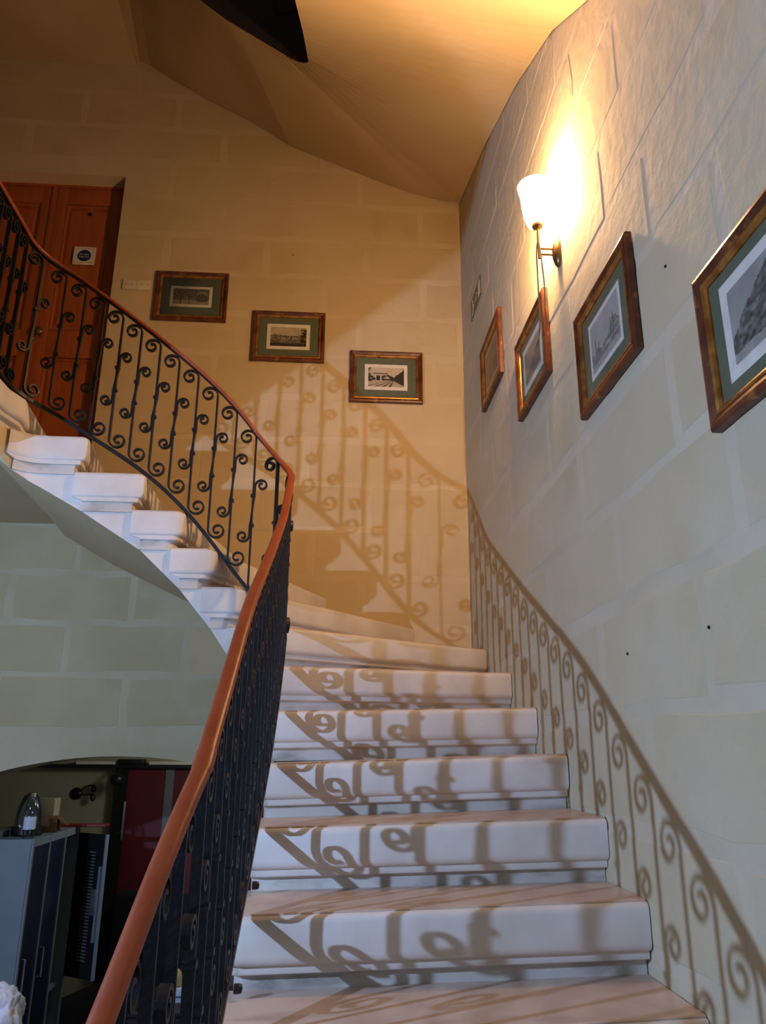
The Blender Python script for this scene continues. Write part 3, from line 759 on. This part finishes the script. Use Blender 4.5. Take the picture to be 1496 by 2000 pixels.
# ------------------------------------------------------------------ the room behind the arch
RY = 7.0
wall_room = struct(mesh('wall_far', [(-3.6, RY, FLOOR), (1.6, RY, FLOOR), (1.6, RY, .45), (-3.6, RY, .45)], [(0, 1, 2, 3)], ROOMW))
struct(mesh('wall_room_left', [(-3.6, YB+.3, FLOOR), (-3.6, RY, FLOOR), (-3.6, RY, .45), (-3.6, YB+.3, .45)], [(0, 1, 2, 3)], ROOMW))
struct(mesh('wall_room_right', [(1.6, YB+.3, FLOOR), (1.6, RY, FLOOR), (1.6, RY, .45), (1.6, YB+.3, .45)], [(3, 2, 1, 0)], ROOMW))
struct(mesh('ceiling_room', [(-3.6, YB+.3, .45), (1.6, YB+.3, .45), (1.6, RY, .45), (-3.6, RY, .45)], [(3, 2, 1, 0)], ROOMW))
# red sliding door with its header
dr = empty('door_2', (-1.74, RY-.07, FLOOR)); dr['kind'] = 'structure'; dr['label'] = 'dark red sliding door behind the arch'
hz = -.14-FLOOR
box_obj('frame_post', (-.05, -.03, 0), (.05, .04, hz), BLACK, dr); box_obj('panel', (.05, 0, 0), (.36, .03, hz), REDD, dr); box_obj('stile', (.36, -.012, 0), (.43, .03, hz), GREY, dr); box_obj('panel', (.43, 0, 0), (.95, .03, hz), REDD, dr); box_obj('stile', (.95, -.012, 0), (1.02, .03, hz), GREY, dr); box_obj('panel', (1.02, 0, 0), (1.6, .03, hz), REDD, dr)
box_obj('door_handle', (.045, -.05, hz-.56), (.062, -.03, hz-.26), STEEL, dr, .004)
hd = empty('header_track', (-2.42, RY-.14, -.14)); tag(hd, 'dark horizontal track with pale strips under the arch above the red door', 'track')
box_obj('track', (0, 0, 0), (3.2, .13, .028), BLACK, hd)
for a, b in ((.30, .62), (.90, 1.9)): box_obj('pale_strip', (a, .03, .028), (b, .11, .052), SIGNW, hd)
box_obj('clip', (.64, .02, .028), (.86, .12, .07), BLACK, hd, .008)
# lockers
LXF, LY, LH = -1.75, 5.03, 1.845; dw = .30
lk = empty('locker', (LXF, LY, FLOOR)); tag(lk, 'grey steel locker with dark blue doors under the arch, one door open', 'locker')
DPT = .46
box_obj('side_panel', (-DPT, 0, 0), (0, .018, LH), LOCKG, lk); box_obj('side_panel', (-DPT, 3*dw-.018, 0), (0, 3*dw, LH), LOCKG, lk)
box_obj('top_panel', (-DPT, .018, LH-.02), (0, 3*dw-.018, LH), LOCKG, lk); box_obj('bottom_panel', (-DPT, .018, .06), (0, 3*dw-.018, .08), LOCKG, lk); box_obj('back_panel', (-DPT, .018, .08), (-DPT+.012, 3*dw-.018, LH-.02), LOCKD, lk)
for i in (1, 2): box_obj('divider', (-DPT+.012, i*dw-.010, .08), (0, i*dw+.010, LH-.02), LOCKG, lk)
for i, y in enumerate((.004, dw-.008, 2*dw-.008, 3*dw-.026)): box_obj('face_strip', (.001, y, .07), (.012, y+.022, LH-(.0 if i < 3 else .0)), LOCKG, lk)
box_obj('face_strip', (.001, .026, LH-.045), (.010, 3*dw-.026, LH), LOCKG, lk)
for i in range(2):
    d_ = box_obj('door', (-.012, i*dw+.020, .085), (.006, (i+1)*dw-.012, LH-.045), LOCKB, lk, .002)
    g = G(); y = i*dw+.07; g.tube([(.006, y, 1.20), (.026, y, 1.20), (.026, y, 1.04), (.006, y, 1.04)], .006, 6); g.make('handle', STEEL, d_)
    g = G()
    for k in range(6): g.box((.0055, i*dw+.09, LH-.16-k*.018), (.0075, i*dw+.21, LH-.153-k*.018))
    g.make('vent', LOCKD, d_)
od = empty('open_door', (.004, 3*dw-.012, 0)); od.parent = lk; od.rotation_euler = (0, 0, math.radians(58))
box_obj('door_sheet', (0, -.27, .92), (.014, 0, LH-.045), LOCKD, od); box_obj('door_edge', (-.006, -.28, .92), (.018, -.27, LH-.045), LOCKG, od)
box_obj('lock_case', (-.022, -.255, 1.30), (0, -.20, 1.46), STEEL, od, .003); box_obj('lock_rod', (-.012, -.262, 1.14), (0, -.242, 1.60), LOCKG, od)
g = G()
for k in range(34): g.box((-.0015, -.19, 1.02+k*.02), (0, -.11, 1.028+k*.02))
g.make('vent_slots', GREY, od)
box_obj('shelf', (-DPT+.012, 2*dw+.010, .88), (-.005, 3*dw-.018, .90), LOCKG, lk)
bx = tag(box_obj('small_box', (0, 0, 0), (.10, .14, .09), GREY, None, .003), 'small grey box inside the open part of the locker', 'box'); bx.location = (LXF-.16, LY+2*dw+.07, FLOOR+.9005)
# things on the locker
LT = FLOOR+LH
def put(name, px, py, Y, label, cat):
    q = pix(px, py, Y=Y); o = empty(name, (q.x, Y, LT)); tag(o, label, cat); return o
b = put('water_bottle', 62, 1622, 5.10, 'clear plastic water bottle standing on the locker', 'bottle'); bxx = b.location.x
b.location.x = LXF-.05
g = G(); g.lathe([(.03, 0), (.034, .006), (.034, .12), (.031, .13), (.034, .14), (.034, .17), (.022, .215), (.013, .225), (.013, .235)], (0, 0, 0), 18); g.make('body', CLEAR, b, smooth=True)
g = G(); g.lathe([(.0345, .05), (.0348, .052), (.0348, .118), (.0345, .12)], (0, 0, 0), 18); g.make('label', WBAG, b)
g = G(); g.lathe([(.015, .232), (.0155, .236), (.0155, .252), (.013, .254)], (0, 0, 0), 14); g.make('cap', WBAG, b)
b = empty('glass_jar', (LXF-.12, LY+.24, LT)); tag(b, 'rounded clear jar with a dark base behind the water bottle', 'jar')
g = G(); g.lathe([(.085, 0), (.095, .01), (.092, .05), (.08, .056)], (0, 0, 0), 20); g.make('base', BLACK, b, smooth=True)
g = G(); g.lathe([(.075, .055), (.078, .10), (.066, .17), (.045, .225), (.02, .245), (.004, .25)], (0, 0, 0), 20); g.make('jar_body', CLEAR, b, smooth=True)
b = empty('cardboard_box', (LXF-.13, LY+.50, LT), .2); tag(b, 'torn brown cardboard box lying on top of the locker', 'box')
box_obj('body', (-.10, -.11, 0), (.11, .11, .085), CARD, b, .003)
g = G(); g.add([(.11, -.11, .085), (.11, .06, .085), (.17, .08, .03), (.165, -.10, .045), (.11, -.11, .082), (.11, .06, .082), (.17, .08, .027), (.165, -.10, .042)], [(0,1,2,3),(7,6,5,4),(0,4,5,1),(1,5,6,2),(2,6,7,3),(3,7,4,0)]); g.make('flap', CARD, b)
b = tag(box_obj('red_board', (-.19, -.05, 0), (.19, .05, .016), REDP, None, .003), 'flat red board sticking out over the locker top', 'board'); b.location = (LXF+.02, LY+3*dw-.07, LT+.0005)
b = tag(box_obj('paper_stack', (-.12, -.10, 0), (.12, .10, .035), GREY, None, .004), 'flat grey folder on the locker beside the jar', 'folder'); b.location = (LXF-.34, LY+.13, LT+.0005)
b = tag(box_obj('grey_carton', (-.09, -.06, 0), (.09, .06, .19), ROOMW, None, .004), 'grey carton standing behind the bottle on the locker', 'box'); b.location = (LXF-.20, LY+.72, LT+.0005)
# wall light in the far room
q = pix(160, 1550, Y=RY-.01); b = empty('curly_wall_light', (q.x, RY, q.z)); tag(b, 'small dark two-armed curly wall light on the far room wall', 'wall lamp')
g = G(); g.lathe([(.05, 0), (.045, -.015), (.02, -.03), (.006, -.034)], (-.05, 0, 0), 16, 'Y'); g.make('rose', BLACK, b, smooth=True)
for dz in (.05, -.02):
    g = G(); g.tube([(-.05, -.03, 0), (-.01, -.06, dz*.3), (.04, -.08, dz*.9+.01), (.09, -.09, dz+.02), (.12, -.09, dz+.015)], .006, 6); g.lathe([(.008, -.045), (.022, -.03), (.02, 0), (.006, .008)], (.115, -.09, dz+.01), 10); g.make('arm', BLACK, b, smooth=True)
q = pix(222, 1600, Y=RY-.01); b = empty('wall_cable', (q.x, RY-.006, q.z)); tag(b, 'dark cable with a hanging switch on the wall beside the red door', 'cable')
P = [pix(x, y, Y=RY-.006)-Vector(b.location) for x, y in ((233, 1505), (231, 1540), (226, 1575), (221, 1600), (217, 1622), (214, 1640), (212, 1660), (200, 1668), (184, 1680))]
g = G(); g.tube(P, .006, 6); g.make('cord', BLACK, b, smooth=True)
p = P[5]; box_obj('switch', (p.x-.025, -.02, p.z-.05), (p.x+.015, .004, p.z+.03), BLACK, b, .005)
q = pix(230, 1520, Y=RY-.25); b = empty('round_camera', (q.x, RY-.25, q.z)); tag(b, 'round black security camera hanging below the dark track', 'camera')
g = G(); g.lathe([(.004, -.06), (.04, -.05), (.056, -.02), (.056, .01), (.04, .03), (.012, .036)], (0, 0, 0), 18); g.make('dome', BLACK, b, smooth=True)
g = G(); g.tube([(0, 0, .03), (0, .05, .06), (0, .10, .10)], .008, 8); g.make('bracket', BLACK, b, smooth=True)
# armchair with a high back, table with small things, white bag
b = empty('armchair', (-1.42, 6.42, FLOOR)); b.rotation_euler = (0, 0, math.radians(-20)); tag(b, 'dark cloth-covered high-backed armchair in the room behind the arch', 'armchair')
box_obj('seat', (-.30, -.34, .12), (.30, .18, .46), DARK, b, .05); box_obj('backrest', (-.34, .18, .12), (.34, .36, 1.30), DARK, b, .07)
for s_ in (-1, 1): box_obj('armrest', (.30*s_-.06+.06*s_, -.36, .08), (.30*s_+.06+.06*s_, .20, .68), DARK, b, .04)
for sx in (-.28, .28):
    for sy in (-.26, .26): g = G(); g.lathe([(.022, 0), (.03, .12)], (sx, sy, 0), 10); g.make('leg', WOODT, b)
TZ = -1.42
b = empty('side_table', (-.93, 5.35, FLOOR)); tag(b, 'dark table in front of the red door, seen through the railing', 'table')
th = TZ-FLOOR; box_obj('top', (-.28, -.25, th-.03), (.42, .25, th), WOODT, b, .004); box_obj('apron', (-.24, -.21, th-.10), (.38, .21, th-.03), WOODT, b)
for sx in (-.24, .36):
    for sy in (-.21, .19): box_obj('leg', (sx, sy, 0), (sx+.04, sy+.04, th-.03), WOODT, b)
b = empty('striped_box', (-.87, 5.3, TZ)); tag(b, 'small white box with a teal stripe on the dark table', 'box')
box_obj('carton', (-.07, -.05, 0), (.05, .05, .075), WBAG, b, .003); box_obj('stripe', (-.0705, -.0508, .026), (.0505, .0505, .036), TEAL, b)
b = empty('yellow_sponge', (-.90, 5.3, TZ+.0755)); g = G(); R = []
for s_, z in ((.7, 0), (1, .01), (1.0, .045), (.8, .075), (.4, .09)):
    R.append([Vector((.045*s_*math.cos(2*PI*j/14)*(1+.1*math.sin(3*j)), .04*s_*math.sin(2*PI*j/14), z+.003*math.sin(2.2*j))) for j in range(14)])
g.rings(R); g.make('sponge', YEL, b, smooth=True); tag(b, 'pale yellow rounded sponge on the teal striped box', 'sponge')
q = pix(2, 1990, Y=4.05); BX, BZ = q.x, q.z - .09 - FLOOR
b = empty('stool', (BX, 4.05, FLOOR)); tag(b, 'dark round stool under the white bag in front of the arch', 'stool')
g = G(); g.lathe([(.13, BZ-.04), (.14, BZ-.03), (.14, BZ-.01), (.13, BZ)], (0, 0, 0), 20); g.make('seat', WOODT, b)
for a in range(3): g = G(); c_ = Vector((math.cos(2.1*a), math.sin(2.1*a), 0)); g.tube([c_*.13, c_*.09+Vector((0, 0, BZ-.04))], .014, 8); g.make('leg', WOODT, b)
b = empty('white_bag', (BX, 4.05, FLOOR+BZ))
bm = bmesh.new(); bmesh.ops.create_icosphere(bm, subdivisions=5, radius=.095)
for v in bm.verts:
    n_ = noise.fractal(v.co*13, .8, 2.2, 5); n2 = noise.ridged_multi_fractal(v.co*16, .9, 2.0, 4, 1.0, 2.0); v.co *= .88 + .20*n_ + .12*n2; v.co.z = max(v.co.z*1.25+.10, 0)
me = bpy.data.meshes.new('bag'); bm.to_mesh(me); bm.free(); o = link('bag', me, WBAG, b); me.polygons.foreach_set('use_smooth', [True]*len(me.polygons))
tag(b, 'crumpled white plastic bag lying on the stool in front of the locker', 'bag')
